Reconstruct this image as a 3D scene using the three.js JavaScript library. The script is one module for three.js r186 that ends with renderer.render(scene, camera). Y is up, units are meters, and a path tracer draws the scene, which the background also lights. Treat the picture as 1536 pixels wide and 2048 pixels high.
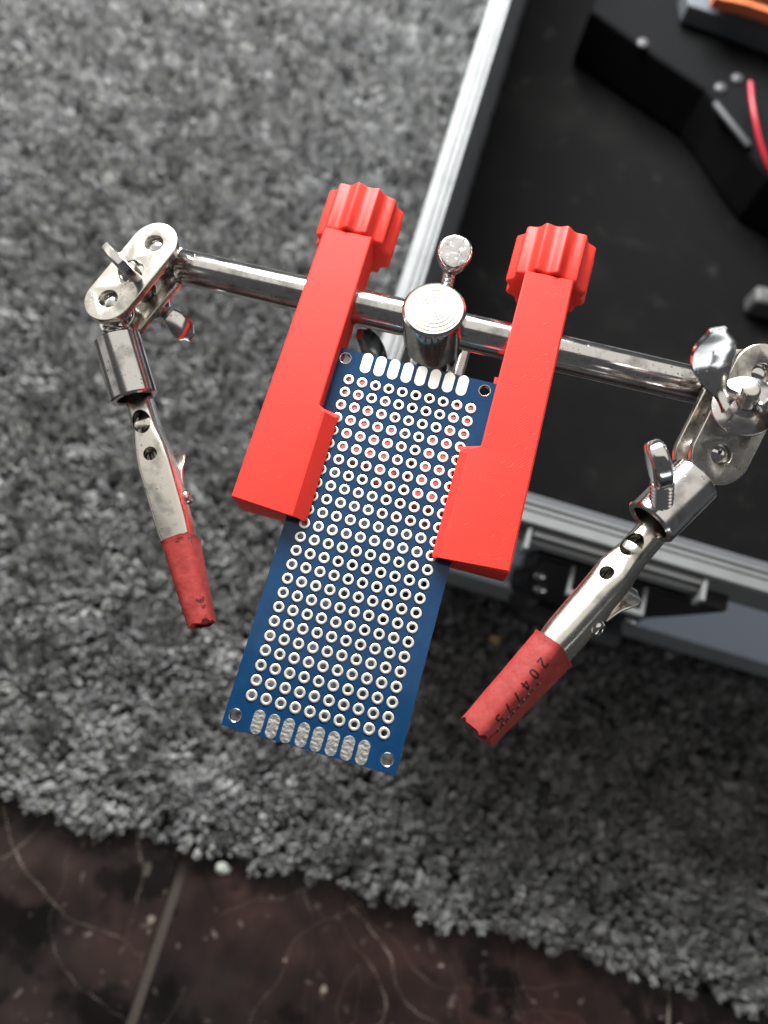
import * as THREE from 'three';
import { mergeGeometries, toCreasedNormals } from 'three/addons/utils/BufferGeometryUtils.js';
import { RoundedBoxGeometry } from 'three/addons/geometries/RoundedBoxGeometry.js';
import { ImprovedNoise } from 'three/addons/math/ImprovedNoise.js';
import { RectAreaLightUniformsLib } from 'three/addons/lights/RectAreaLightUniformsLib.js';
import { Brush, Evaluator, SUBTRACTION } from 'three-bvh-csg';

// ------------------------------------------------------------------ camera, light, exposure
// All shapes below are written in millimetres and scaled to metres when they are added.
const MM = 0.001, V = (x, y, z) => new THREE.Vector3(x, y, z);
const scene = new THREE.Scene();
const F = 1655, HEIGHT = 331, PITCH = THREE.MathUtils.degToRad(18);      // lens in pixels of a 2048-high frame; eye height above the rug; tilt from straight down
const sp = Math.sin(PITCH), cp = Math.cos(PITCH);
const X_AXIS = V(0.9592, 0.2828, 0).normalize();                          // the case front, in lens axes (right, down, forward)
const Y_AXIS = V(0.2828 * sp, -0.9592 * sp, -cp).normalize();
const Z_AXIS = X_AXIS.clone().cross(Y_AXIS);
const toWorld = new THREE.Matrix3().set(X_AXIS.x, X_AXIS.y, X_AXIS.z, Y_AXIS.x, Y_AXIS.y, Y_AXIS.z, Z_AXIS.x, Z_AXIS.y, Z_AXIS.z);
const D = (x, y, z) => V(x, y, z).applyMatrix3(toWorld).normalize();                // a direction seen in the photo
const P = (u, v, depth) => V((u - 768) / F * depth, (v - 1024) / F * depth, depth).applyMatrix3(toWorld).add(V(0, HEIGHT, 0));
const onY = (u, v, y) => { const r = V((u - 768) / F, (v - 1024) / F, 1).applyMatrix3(toWorld); return r.multiplyScalar((y - HEIGHT) / r.y).add(V(0, HEIGHT, 0)); };

const camera = new THREE.PerspectiveCamera(2 * THREE.MathUtils.radToDeg(Math.atan(1024 / F)), 0.75, 0.01, 20);
camera.position.set(0, HEIGHT * MM, 0);
camera.quaternion.setFromRotationMatrix(new THREE.Matrix4().makeBasis(D(1, 0, 0), D(0, -1, 0), D(0, 0, -1)));
camera.focus = 0.147; camera.userData.fStop = 13.5;
scene.add(camera);

const renderer = new THREE.WebGLRenderer({ antialias: true });
renderer.toneMapping = THREE.LinearToneMapping;
renderer.toneMappingExposure = 1.0;
renderer.shadowMap.enabled = true;
RectAreaLightUniformsLib.init();
scene.background = new THREE.Color().setRGB(0.085, 0.088, 0.094);          // the dim rest of the room
function panel(name, color, intensity, w, h, at, to) {
  const l = new THREE.RectAreaLight(new THREE.Color().setRGB(...color), intensity, w * MM, h * MM);
  l.name = name; l.position.set(...at).multiplyScalar(MM); l.lookAt(V(...to).multiplyScalar(MM)); scene.add(l); return l;
}
panel('ceiling_light', [1, 0.965, 0.9], 0.84, 4200, 1620, [-900, 1150, -780], [-900, 0, -740]);
panel('added_overhead_light', [0.95, 0.98, 1], 39, 420, 340, [-190, 440, -540], [-150, 0, -480]);  // added panel low above the rug, brightens its far end
panel('wall_light', [1, 0.965, 0.91], 0.45, 2000, 1300, [-1700, 650, -350], [0, 300, -200]);
panel('added_front_fill', [0.9, 0.95, 1], 2.6, 1300, 300, [1000, 170, 950], [90, 50, -80]);  // added low fill aimed at the case front, mostly sparing the rug

// ------------------------------------------------------------------ helpers
let seed = 7;
const rnd = () => { seed = (seed * 1664525 + 1013904223) % 4294967296; return seed / 4294967296; };
const rr = (a, b) => a + (b - a) * rnd();
const noise = new ImprovedNoise();
const fbm = (x, y, z, o = 4) => { let s = 0, a = 0.5, f = 1; for (let i = 0; i < o; i++) { s += a * noise.noise(x * f, y * f, z + i * 7.3); a *= 0.5; f *= 2.03; } return s; };
const used = {};
function numbered(n) { const k = used[n] = (used[n] ?? -1) + 1; return k ? `${n}_${String(k).padStart(3, '0')}` : n; }
function tag(o, label, category, group, kind) {
  Object.assign(o.userData, label && { label }, category && { category }, group && { group }, kind && { kind }); return o;
}
function base(name, at = [0, 0, 0], quat) {
  const g = new THREE.Group(); g.name = numbered(name); g.position.set(...at).multiplyScalar(MM); if (quat) g.quaternion.copy(quat);
  g.userData.origin = quat ? null : V(...at); scene.add(g); return g;
}
function boxUV(g) {                                                                  // uv in units of 100 mm, by the main direction of each face
  const p = g.attributes.position, n = g.attributes.normal, uv = new Float32Array(p.count * 2);
  for (let i = 0; i < p.count; i++) {
    const a = Math.abs(n.getX(i)), b = Math.abs(n.getY(i)), c = Math.abs(n.getZ(i)), x = p.getX(i), y = p.getY(i), z = p.getZ(i);
    const [s, t] = a > b && a > c ? [z, y] : b > c ? [x, z] : [x, y];
    uv[2 * i] = s / 100; uv[2 * i + 1] = t / 100;
  }
  g.setAttribute('uv', new THREE.BufferAttribute(uv, 2)); return g;
}
function clean(g, keepUV) {
  let q = g.index ? g.toNonIndexed() : g.clone(); q.clearGroups();
  for (const k of Object.keys(q.attributes)) if (!['position', 'normal', 'uv'].includes(k)) q.deleteAttribute(k);
  if (!q.attributes.normal) q.computeVertexNormals();
  return keepUV ? q : boxUV(q);
}
function shrink(g, origin) { if (origin) g.translate(-origin.x, -origin.y, -origin.z); return g.scale(MM, MM, MM); }
function part(parent, name, geos, mat, { keepUV, origin, label, kind } = {}) {       // a named mesh; geometry in mm, in world axes or in the thing's own when the thing is turned
  geos = [geos].flat().map((g) => clean(g, keepUV));
  const g = shrink(geos.length > 1 ? mergeGeometries(geos) : geos[0], origin === undefined ? rootOrigin(parent) : origin);
  const m = new THREE.Mesh(g, mat); m.name = parent === scene ? numbered(name) : name; m.castShadow = m.receiveShadow = true;
  if (label) m.userData.label = label; if (kind) m.userData.kind = kind;
  parent.add(m); return m;
}
function rootOrigin(o) { while (o.parent && o.parent !== scene) o = o.parent; return o.userData?.origin ?? null; }
const frame = (o, y, zHint) => { const Y = y.clone().normalize(), Xv = Y.clone().cross(zHint).normalize(), Z = Xv.clone().cross(Y); return new THREE.Matrix4().makeBasis(Xv, Y, Z).setPosition(o); };
const frameZ = (o, z, yHint) => { const Z = z.clone().normalize(), Xv = yHint.clone().cross(Z).normalize(), Y = Z.clone().cross(Xv); return new THREE.Matrix4().makeBasis(Xv, Y, Z).setPosition(o); };
const lathe = (pts, seg = 40) => new THREE.LatheGeometry(pts.map((p) => new THREE.Vector2(...p)), seg);
function rod(a, b, r, { bevel = 0.4, seg = 40, r2 = r } = {}) {                      // a rod between two points with rounded ends
  const L = a.distanceTo(b), k = bevel;
  const g = lathe([[0.001, 0], [r - k, 0], [r - k * 0.3, k * 0.3], [r, k], [r2, L - k], [r2 - k * 0.3, L - k * 0.3], [r2 - k, L], [0.001, L]], seg);
  const d = b.clone().sub(a);
  return creased(g, 0.5).applyMatrix4(frame(a, d, Math.abs(d.clone().normalize().y) > 0.9 ? V(1, 0, 0) : V(0, 1, 0)));
}
const creased = (g, a = 0.6) => toCreasedNormals(g, a);
function threadGeo(r, depth, pitch, L, seg = 28) {                                   // a threaded shank along y
  const pts = [[0.001, 0]]; const n = Math.round(L / pitch);
  for (let i = 0; i < n; i++) pts.push([r - depth, i * pitch], [r, i * pitch + pitch * 0.35], [r, i * pitch + pitch * 0.55], [r - depth, i * pitch + pitch * 0.95]);
  pts.push([r - depth, L], [0.001, L]);
  return creased(lathe(pts, seg), 0.45);
}
function loft(rings, { closed = true, caps = true, wrapUV = true } = {}) {           // skin over rings of equal counts; ring entries {p: [Vector3], flat: [[x, y]]}
  const n = rings[0].p.length, pos = [], uv = [];
  const push = (a, ua) => { pos.push(a.x, a.y, a.z); uv.push(...ua); };
  const m = closed ? n : n - 1;
  for (let i = 0; i < rings.length - 1; i++) for (let j = 0; j < m; j++) {
    const k = (j + 1) % n, A = rings[i].p[j], B = rings[i].p[k], C = rings[i + 1].p[k], E = rings[i + 1].p[j];
    const us = rings[i].us, u0 = us ? us[j] : j / m, u1 = us ? us[j + 1] : (j + 1) / m, v0 = rings[i].v ?? i / (rings.length - 1), v1 = rings[i + 1].v ?? (i + 1) / (rings.length - 1);
    push(A, [u0, v0]); push(B, [u1, v0]); push(C, [u1, v1]); push(A, [u0, v0]); push(C, [u1, v1]); push(E, [u0, v1]);
  }
  if (caps) for (const [r, flip] of [[rings[0], true], [rings.at(-1), false]]) {
    const flat = r.flat.map((q) => new THREE.Vector2(...q));
    for (const t of THREE.ShapeUtils.triangulateShape(flat, [])) {
      const ccw = THREE.ShapeUtils.area(t.map((i) => flat[i])) > 0; const T = ccw !== flip ? t : [t[0], t[2], t[1]];
      for (const i of T) push(r.p[i], [0.02, 0.02]);
    }
  }
  const g = new THREE.BufferGeometry();
  g.setAttribute('position', new THREE.Float32BufferAttribute(pos, 3)); g.setAttribute('uv', new THREE.Float32BufferAttribute(uv, 2));
  g.computeVertexNormals(); return g;
}
function strap(pts, widthDir, widths, thick) {                                       // a bent sheet-metal strip along points
  const c = new THREE.CatmullRomCurve3(pts), N = 36, rings = [], W = widthDir.clone().normalize();
  for (let i = 0; i <= N; i++) {
    const t = i / N, p = c.getPoint(t), tan = c.getTangent(t), w0 = W.clone().addScaledVector(tan, -W.dot(tan)).normalize(), nn = tan.clone().cross(w0).normalize();
    const f = t * (widths.length - 1), k = Math.min(Math.floor(f), widths.length - 2), q_ = (i) => widths[Math.max(0, Math.min(widths.length - 1, i))], u_ = f - k, w = Math.max(0.2, 0.5 * (2 * q_(k) + (q_(k + 1) - q_(k - 1)) * u_ + (2 * q_(k - 1) - 5 * q_(k) + 4 * q_(k + 1) - q_(k + 2)) * u_ * u_ + (3 * q_(k) - q_(k - 1) - 3 * q_(k + 1) + q_(k + 2)) * u_ * u_ * u_)), h = thick / 2, e = Math.min(h * 0.8, w * 0.3);
    const q = [[-w, -h + e * .4], [-w + e, -h], [w - e, -h], [w, -h + e * .4], [w, h - e * .4], [w - e, h], [-w + e, h], [-w, h - e * .4]];
    rings.push({ p: q.map(([a, b]) => p.clone().addScaledVector(w0, a).addScaledVector(nn, b)), flat: q });
  }
  return creased(loft(rings), 0.7);
}
function shapeOf(pts) { const s = new THREE.Shape(); pts.forEach(([x, y], i) => (i ? s.lineTo(x, y) : s.moveTo(x, y))); s.closePath(); return s; }
function circlePath(x, y, r, Kind = THREE.Path, n) { const p = new Kind(); p.absarc(x, y, r, 0, Math.PI * 2, true); return p; }
function flatOut(shape, depth, bevel = 0, opts = {}) {                               // outline in (x, z) extruded downwards from y = 0
  const g = new THREE.ExtrudeGeometry(shape, { depth: depth - 2 * bevel, bevelEnabled: bevel > 0, bevelSize: bevel, bevelOffset: -bevel, bevelThickness: bevel, bevelSegments: 3, curveSegments: 20, ...opts });
  return g.translate(0, 0, bevel).rotateX(Math.PI / 2);
}

// ------------------------------------------------------------------ textures and materials
function dataTex(w, h, fn, srgb, rx = 1, ry = 1) {
  const d = new Uint8Array(w * h * 4);
  for (let y = 0; y < h; y++) for (let x = 0; x < w; x++) { const c = fn(x / w, y / h, x, y), i = (y * w + x) * 4; d[i] = c[0] * 255; d[i + 1] = (c[1] ?? c[0]) * 255; d[i + 2] = (c[2] ?? c[0]) * 255; d[i + 3] = 255; }
  const t = new THREE.DataTexture(d, w, h); t.magFilter = THREE.LinearFilter; t.minFilter = THREE.LinearFilter; t.wrapS = t.wrapT = THREE.RepeatWrapping; t.repeat.set(rx, ry); if (srgb) t.colorSpace = THREE.SRGBColorSpace; t.needsUpdate = true; return t;
}
const cl = (x, a = 0, b = 1) => Math.min(b, Math.max(a, x));
const tile = (fn) => (u, v) => {                                                     // blends the edges so that a noise map repeats without a seam
  const s = cl((u - 0.85) / 0.15), t = cl((v - 0.85) / 0.15);
  return (fn(u, v) * (1 - s) + fn(u - 1, v) * s) * (1 - t) + (fn(u, v - 1) * (1 - s) + fn(u - 1, v - 1) * s) * t;
};
const pits = []; for (let i = 0; i < 210; i++) { const cx = rnd(), cy = rnd(), near = fbm(cx * 5, cy * 5, 3.1) > -0.02; if (near || rnd() < 0.15) pits.push([cx, cy, rr(0.002, 0.0075) * (rnd() < 0.1 ? 1.9 : 1), rr(0.2, 0.8)]); }
const pitMap = (() => { const N = 512, a = new Float32Array(N * N); for (const [cx, cy, r, k] of pits) { const R = Math.ceil(r * N) + 1, X = Math.round(cx * N), Y = Math.round(cy * N); for (let y = -R; y <= R; y++) for (let x = -R; x <= R; x++) { const d = Math.hypot(x, y * rr(0.8, 1.2)) / (r * N); if (d < 1) { const i = ((Y + y + N) % N) * N + (X + x + N) % N; a[i] = Math.max(a[i], k * Math.min(1, 2 * (1 - d))); } } } return (u, v) => a[(Math.floor(v * N) % N) * N + Math.floor(u * N) % N]; })();
const grime = tile((u, v) => cl(fbm(u * 6, v * 6, 1.7, 5) * 1.3 + 0.42));
function metal(color, rough, { pit = 1, bump = 0.00006, reps = 4, spread = 0.12 } = {}) {
  const c = new THREE.Color(...color);
  const map = dataTex(512, 512, (u, v) => { const p = pitMap(u, v) * pit, g = 1 - 0.34 * cl(grime(u, v) * 1.6 - 0.7) ; return [g * (1 - 0.82 * p), g * (1 - 0.86 * p) * 0.995, g * (1 - 0.9 * p) * 0.985]; }, true, reps, reps);
  const rough_ = dataTex(512, 512, (u, v) => [0, cl(rough + spread * (grime(u, v) - 0.4) + 0.45 * pitMap(u, v) * pit), 1], false, reps, reps);
  const b = dataTex(512, 512, (u, v) => [cl(0.7 - 0.6 * pitMap(u, v) * pit + 0.05 * grime(u, v))], false, reps, reps);
  return new THREE.MeshStandardMaterial({ color: c, metalness: 1, roughness: 1, map, roughnessMap: rough_, bumpMap: b, bumpScale: bump });
}
const chrome = metal([0.66, 0.65, 0.635], 0.15);
const nickel = metal([0.68, 0.655, 0.6], 0.24, { reps: 5 });
const brightChrome = metal([0.7, 0.69, 0.685], 0.12, { pit: 0.6 });
const hammered = metal([0.72, 0.7, 0.7], 0.2, { pit: 1.1, bump: 0.0004, reps: 6 });
hammered.bumpMap = dataTex(256, 256, (u, v) => [cl(0.5 + 0.9 * fbm(u * 6, v * 6, 14, 3) - 0.3 * pitMap(u, v))], false, 7, 7); hammered.bumpScale = 0.00022;
const darkSteel = metal([0.32, 0.3, 0.28], 0.3);
const faceTurned = (() => {                                                          // lathe-turned end face: rings
  const b = dataTex(512, 512, (u, v) => { const r = Math.hypot(u - 0.5, v - 0.5) * 2, a = Math.atan2(v - .5, u - .5); return [cl(0.5 + 0.3 * Math.sin(r * 44 + 0.9 * Math.sin(a + r * 5)) * (0.45 + 0.5 * Math.max(0, fbm(u * 3, v * 3, 8) * 2 + .3)) - 0.5 * Math.exp(-r * r * 900) - .55 * pitMap(u, v))]; });
  const map = dataTex(512, 512, (u, v) => { const p = pitMap(u, v); return [0.99 - .75 * p, 0.965 - .77 * p, 0.92 - .78 * p]; }, true);
  return new THREE.MeshStandardMaterial({ color: new THREE.Color(0.4, 0.388, 0.368), metalness: 1, roughness: 0.4, map, bumpMap: b, bumpScale: 0.00013 });
})();
const redPrint = (() => {                                                            // printed plastic: fine layer lines
  const b = dataTex(256, 256, (u, v, x, y) => [cl(0.5 + 0.34 * Math.sin(y / 256 * Math.PI * 2 * 40) * (0.75 + 0.5 * fbm(u * 4, v * 9, 3)) + 0.2 * fbm(u * 14, v * 60, 4))], false, 12, 12);
  return new THREE.MeshPhysicalMaterial({ color: new THREE.Color(0.8, 0.04, 0.024), roughness: 0.46, bumpMap: b, bumpScale: 0.00003, specularIntensity: 0.7 });
})();
const redTop = (() => {                                                              // top skin: diagonal strokes of the nozzle
  const glint = []; for (let i = 0; i < 26; i++) glint.push([rnd(), rnd(), rr(0.006, 0.03)]);
  const b = dataTex(512, 512, (u, v) => { const s = (u + v * 1.0), q = 0.5 + 0.22 * Math.sin(s * Math.PI * 2 * 26) * cl(0.3 + 1.4 * fbm(u * 3, v * 3, 9)) + 0.08 * fbm(u * 40, v * 40, 2); let k = 0; for (const [a, c, l] of glint) { const t = (u - a) * 0.707 - (v - c) * 0.707, w = (u - a) * 0.707 + (v - c) * 0.707; if (Math.abs(t) < l && Math.abs(w) < 0.003) k = 0.6; } return [cl(q + k)]; }, false, 6, 6);
  return new THREE.MeshPhysicalMaterial({ color: new THREE.Color(0.76, 0.038, 0.024), roughness: 0.5, bumpMap: b, bumpScale: 0.00004, specularIntensity: 0.6 });
})();
const blackPlastic = new THREE.MeshPhysicalMaterial({ color: new THREE.Color(0.008, 0.008, 0.009), roughness: 0.5, bumpMap: dataTex(256, 256, tile((u, v) => 0).length ? (u, v) => [cl(0.5 + fbm(u * 50, v * 50, 5))] : null, false, 6, 6), bumpScale: 0.0001 });
const aluminium = (() => {
  const f = dataTex(512, 128, (u, v) => [0, cl(0.6 + 0.18 * fbm(u * 3, v * 60, 2.2)), 1], false, 2, 2), m = dataTex(256, 256, (u, v) => { const g = 0.94 + 0.12 * fbm(u * 7, v * 7, 6.1); return [cl(g)]; }, true, 1, 1);
  return new THREE.MeshStandardMaterial({ color: new THREE.Color(0.21, 0.215, 0.21), metalness: 0.15, roughness: 1, roughnessMap: f, map: m });
})();

// ------------------------------------------------------------------ setting: marble floor
const floor = base('floor', [0, -12, 0]); tag(floor, null, null, null, 'structure');
const grout = new THREE.MeshStandardMaterial({ color: new THREE.Color(0.05, 0.038, 0.03), roughness: 0.9, bumpMap: dataTex(256, 256, (u, v) => [cl(0.5 + fbm(u * 30, v * 30, 2))], false, 4, 4), bumpScale: 0.0004 });
part(floor, 'grout', new THREE.BoxGeometry(940, 6, 420).translate(-35, -16.2, 100), grout);
function marbleMat(k) {
  const veins = []; let s = seed; for (let i = 0; i < 70; i++) { let x = rnd(), y = rnd() , a = rnd() < .75 ? 1.57 + rr(-0.45, 0.45) : rr(0, 6.28); const w = rr(0.001, 0.0042) * (rnd() < .2 ? 1.7 : 1), pts = [], n = Math.floor(rr(30, 130)); for (let j = 0; j < n; j++) { pts.push([x, y, w * (0.35 + 0.9 * Math.abs(noise.noise(j * 0.13, i, k * 9))) * Math.sin(Math.PI * (j + 1) / (n + 1)) ]); x += Math.cos(a) * 0.005; y += Math.sin(a) * 0.005; a += rr(-0.28, 0.28); } veins.push([pts, rr(0.45, 1), rnd() < .25 ? 1 : 0]); }
  const N = 1024, vein = new Float32Array(N * N), redv = new Float32Array(N * N);
  for (const [pts, g, red] of veins) for (const [x, y, w] of pts) { const R = Math.ceil(w * N) + 2, X = Math.floor(x * N), Y = Math.floor(y * N); for (let b = -R; b <= R; b++) for (let a = -R; a <= R; a++) { const d = Math.hypot(a, b) / (w * N), xx = X + a, yy = Y + b; if (d < 1.4 && xx >= 0 && yy >= 0 && xx < N && yy < N) { const A = red ? redv : vein; A[yy * N + xx] = Math.max(A[yy * N + xx], g * cl(1.4 - d)); } } }
  for (let i = 0; i < 900; i++) { const x = rnd(), y = rnd(), w = rr(0.001, 0.0055) * (rnd() < .5 ? .6 : 1), e = rr(1, 2.4), th = rr(0, 3.14), g = rr(0.1, 0.8) * (rnd() < .25 ? 1 : .4), R = Math.ceil(w * N * e) + 2, X = Math.floor(x * N), Y = Math.floor(y * N); for (let b = -R; b <= R; b++) for (let a = -R; a <= R; a++) { const p = (a * Math.cos(th) + b * Math.sin(th)) / e, q = -a * Math.sin(th) + b * Math.cos(th), d = Math.hypot(p, q) / (w * N) + 0.9 * noise.noise((X + a) * .12, (Y + b) * .12, i), xx = X + a, yy = Y + b; if (d < 1 && xx >= 0 && yy >= 0 && xx < N && yy < N) vein[yy * N + xx] = Math.max(vein[yy * N + xx], g * cl(2 * (1 - d))); } }
  const col = dataTex(N, N, (u, v, x, y) => {
    const n1 = fbm(u * 6, v * 6, k, 5), n2 = fbm(u * 22, v * 22, k + 4, 4), n3 = fbm(u * 3 + 5, v * 3, k + 9, 3);
    const dark = cl(0.5 + n1 * 1.5 + n2 * 0.7), warm = cl(0.45 + n3 * 1.7), blot = cl((fbm(u * 14, v * 14, k + 21, 4) - 0.05) * 6);
    let c = [0.11 + 0.1 * dark + 0.035 * warm * dark, 0.096 + 0.088 * dark - 0.012 * warm, 0.09 + 0.08 * dark - 0.01 * warm];
    c = c.map((q, i) => q * (1 - 0.55 * blot));
    const w = vein[y * N + x], rv = redv[y * N + x];
    c = c.map((q, i) => q + (([0.74, 0.69, 0.62])[i] - q) * w * (0.95 + 0.5 * n2));
    return c.map((q, i) => cl(q + ([0.30, 0.14, 0.12][i] - q) * rv * 0.6));
  }, true);
  col.wrapS = col.wrapT = THREE.ClampToEdgeWrapping;
  const ro = dataTex(256, 256, (u, v) => [0, cl(0.24 + 0.25 * fbm(u * 9, v * 9, k + 2)), 0]);
  return new THREE.MeshPhysicalMaterial({ map: col, roughness: 1, roughnessMap: ro, metalness: 0, specularIntensity: 0.8 });
}
for (const [i, x0, x1] of [[0, -336.6, -36.8], [1, -33.2, 266.6], [2, 270.2, 430]]) {
  const w = x1 - x0, g = new RoundedBoxGeometry(w, 8, 300, 2, 0.7).translate((x0 + x1) / 2, -16, 90);
  const c = g.toNonIndexed(), p = c.attributes.position, uv = c.attributes.uv; for (let j = 0; j < p.count; j++) uv.setXY(j, (p.getX(j) - x0) / 300, (p.getZ(j) + 60) / 300);
  part(floor, 'floor_tile', c, marbleMat(i * 3.7 + 1), { keepUV: true });
}

// ------------------------------------------------------------------ setting: shaggy rug
const rug = base('rug', [0, -12, 0]); tag(rug, 'shaggy grey speckled carpet lying on the dark marble floor', 'rug');
const EDGE = (x) => 37 + 2.5 * fbm(x * 0.02, 0, 4) * 2 - 0.018 * x;
part(rug, 'backing', flatOut(shapeOf([[-380, -560], [430, -560], [430, 29], [200, 31], [0, 34], [-200, 37], [-380, 38]]), 3).translate(0, -8.9, 0), new THREE.MeshStandardMaterial({ color: new THREE.Color(0.02, 0.02, 0.021), roughness: 1 }));
function tuftGeo(k) {                                                                // one yarn end: a bundle of frayed strands
  const list = [];
  for (let s = 0; s < 9; s++) {
    const a = s / 9 * 6.28 * 2 + rr(-0.4, 0.4), lean = rr(0.05, 0.75), h = rr(7.2, 10.2), r0 = rr(0.38, 0.62), tw = rr(-0.9, 0.9), rings = [], n = 5, b = s === 0 ? 0 : rr(0.3, 0.75);
    for (let i = 0; i <= n; i++) {
      const t = i / n, aa = a + tw * t, d = b + lean * t * t * 1.9, q = [], r = r0 * (i === n ? 0.45 : 1 + 0.35 * Math.sin(t * 3));
      for (let j = 0; j < 5; j++) { const th = j / 5 * 6.283; q.push([r * Math.cos(th), -r * Math.sin(th)]); }
      rings.push({ p: q.map(([x, z]) => V(Math.cos(aa) * d + x, t * h, Math.sin(aa) * d + z)), flat: q });
    }
    list.push(loft(rings, { caps: false }));
  }
  const g = mergeGeometries(list); g.deleteAttribute('uv'); return shrink(toCreasedNormals(g, 1.4));
}
const yarn = new THREE.MeshPhysicalMaterial({ color: 0xffffff, roughness: 1, specularIntensity: 0.1 });
{
  const spots = [], step = 2.2;
  for (let z = -520; z < 46; z += step) for (let x = -360; x < 420; x += step) {
    const px = x + rr(-1.1, 1.1), pz = z + rr(-1.1, 1.1), e = EDGE(px) + rr(-2.5, 2.5);
    if (pz > e || (px > -13 && pz < -88)) continue;
    if (pz < -260 && px < -330) continue;
    spots.push([px, pz, e - pz]);
  }
  const kinds = 6, m4 = new THREE.Matrix4(), q = new THREE.Quaternion(), col = new THREE.Color(), up = V(0, 1, 0), qt = new THREE.Quaternion();
  const sets = Array.from({ length: kinds }, () => []); for (const s of spots) sets[Math.floor(rnd() * kinds)].push(s);
  sets.forEach((set, k) => {
    const im = new THREE.InstancedMesh(tuftGeo(k), yarn, set.length); im.name = 'pile'; im.userData.kind = 'stuff'; im.castShadow = im.receiveShadow = true;
    set.forEach(([x, z, e], i) => {
      const lx = fbm(x * 0.045, z * 0.045, 11) * 1.5 + rr(-0.35, 0.35), lz = fbm(x * 0.045, z * 0.045, 31) * 1.5 + rr(-0.35, 0.35) + (e < 7 ? (7 - e) * 0.045 : 0);
      qt.setFromUnitVectors(up, V(lx, 1.15, lz).normalize()); q.setFromAxisAngle(up, rr(0, 6.28)); q.premultiply(qt);
      const s = rr(0.85, 1.2), h = rr(0.78, 1.12) * (1 + 0.18 * fbm(x * 0.08, z * 0.08, 3) * 2) * (e < 8 ? 0.72 + 0.035 * Math.max(0, e) : 1);
      m4.compose(V(x, 1.2, z).multiplyScalar(MM), q, V(s, h, s)); im.setMatrixAt(i, m4);
      const cl_ = fbm(x * 0.16, z * 0.16, 17, 3), t = rnd(); let g = 0.25 * Math.exp(1.0 * cl_ + rr(-0.36, 0.34)); if (t > 0.97) g *= 1.4; if (t < 0.1) g *= 0.55;
      g = cl(g, 0.02, 0.62); im.setColorAt(i, col.setRGB(g * 1.01, g * 0.995, g * rr(0.93, 1.0)));
    });
    rug.add(im);
  });
}

// ------------------------------------------------------------------ the aluminium case
const CX0 = -16.5, CZ0 = -86, CX1 = 430, CZ1 = -560, RIM = 96;
const kase = base('tool_case', [CX0, 0, CZ0]); tag(kase, 'open aluminium tool case with black lining standing on the grey rug', 'case');
const panelBlue = new THREE.MeshPhysicalMaterial({ color: new THREE.Color(0.66, 0.73, 0.8), roughness: 0.42, bumpMap: dataTex(256, 256, (u, v) => [cl(0.5 + 0.8 * fbm(u * 40, v * 40, 1))], false, 5, 5), bumpScale: 0.00008 });
const liner = new THREE.MeshStandardMaterial({ color: new THREE.Color(0.11, 0.112, 0.118), roughness: 0.9, bumpMap: dataTex(256, 256, (u, v) => [cl(0.5 + fbm(u * 60, v * 60, 7))], false, 5, 5), bumpScale: 0.0004 });
const lining = new THREE.MeshPhysicalMaterial({ color: 0xaaaaaa, specularIntensity: 0.3, roughness: 0.92, map: dataTex(512, 512, (u, v) => { const d = 0.045 + 0.07 * cl(fbm(u * 5, v * 5, 3) * 2.2) + 0.2 * Math.pow(cl(fbm(u * 16, v * 16, 12) * 2.0), 3) + (rnd() < 0.004 ? 0.16 : 0); return [d * 1.06, d, d * 0.93]; }, true, 0.45, 0.45) });
const rimProfile = [[0, -14], [0, -0.6], [0.5, 0], [3.4, 0], [3.8, -0.7], [4.2, -0.7], [4.5, -0.15], [5.6, -0.15], [5.9, -1.4], [6.6, -1.4], [6.8, -0.5], [7.5, -0.5], [7.6, -14]];
function rimAlong(len) { const s = new THREE.Shape(); rimProfile.forEach(([a, b], i) => (i ? s.lineTo(a, b) : s.moveTo(a, b))); s.closePath(); return creased(new THREE.ExtrudeGeometry(s, { depth: len, bevelEnabled: false }), 0.3); }
const mitre = (g, ax) => { const p = g.attributes.position; for (let i = 0; i < p.count; i++) if (p.getZ(i) < 1) p.setZ(i, p.getX(i)); return g; };
part(kase, 'front_rim', mitre(rimAlong(CX1 - CX0)).applyMatrix4(new THREE.Matrix4().makeBasis(V(0, 0, -1), V(0, 1, 0), V(1, 0, 0)).setPosition(CX0, RIM, CZ0)), aluminium);
part(kase, 'side_rim', flip(mitre(rimAlong(CZ0 - CZ1)).applyMatrix4(new THREE.Matrix4().makeBasis(V(1, 0, 0), V(0, 1, 0), V(0, 0, -1)).setPosition(CX0 + 0.02, RIM + 0.02, CZ0))), aluminium);
function flip(g) { const p = g.attributes.position, n = g.attributes.normal; for (let i = 0; i < p.count; i += 3) for (const a of [p, n, g.attributes.uv]) { const k = a.itemSize; for (let c = 0; c < k; c++) { const t = a.array[(i + 1) * k + c]; a.array[(i + 1) * k + c] = a.array[(i + 2) * k + c]; a.array[(i + 2) * k + c] = t; } } return g; }
const bx = (x0, x1, y0, y1, z0, z1, r = 0.6) => new RoundedBoxGeometry(Math.abs(x1 - x0), Math.abs(y1 - y0), Math.abs(z1 - z0), 2, r).translate((x0 + x1) / 2, (y0 + y1) / 2, (z0 + z1) / 2);
part(kase, 'front_panel', bx(CX0 + 1, CX1, 1, 88, CZ0 - 5, CZ0 - 1.2), panelBlue);
part(kase, 'side_panel', bx(CX0 + 1.2, CX0 + 5, 1, 88, CZ1, CZ0 - 1), panelBlue);
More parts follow.
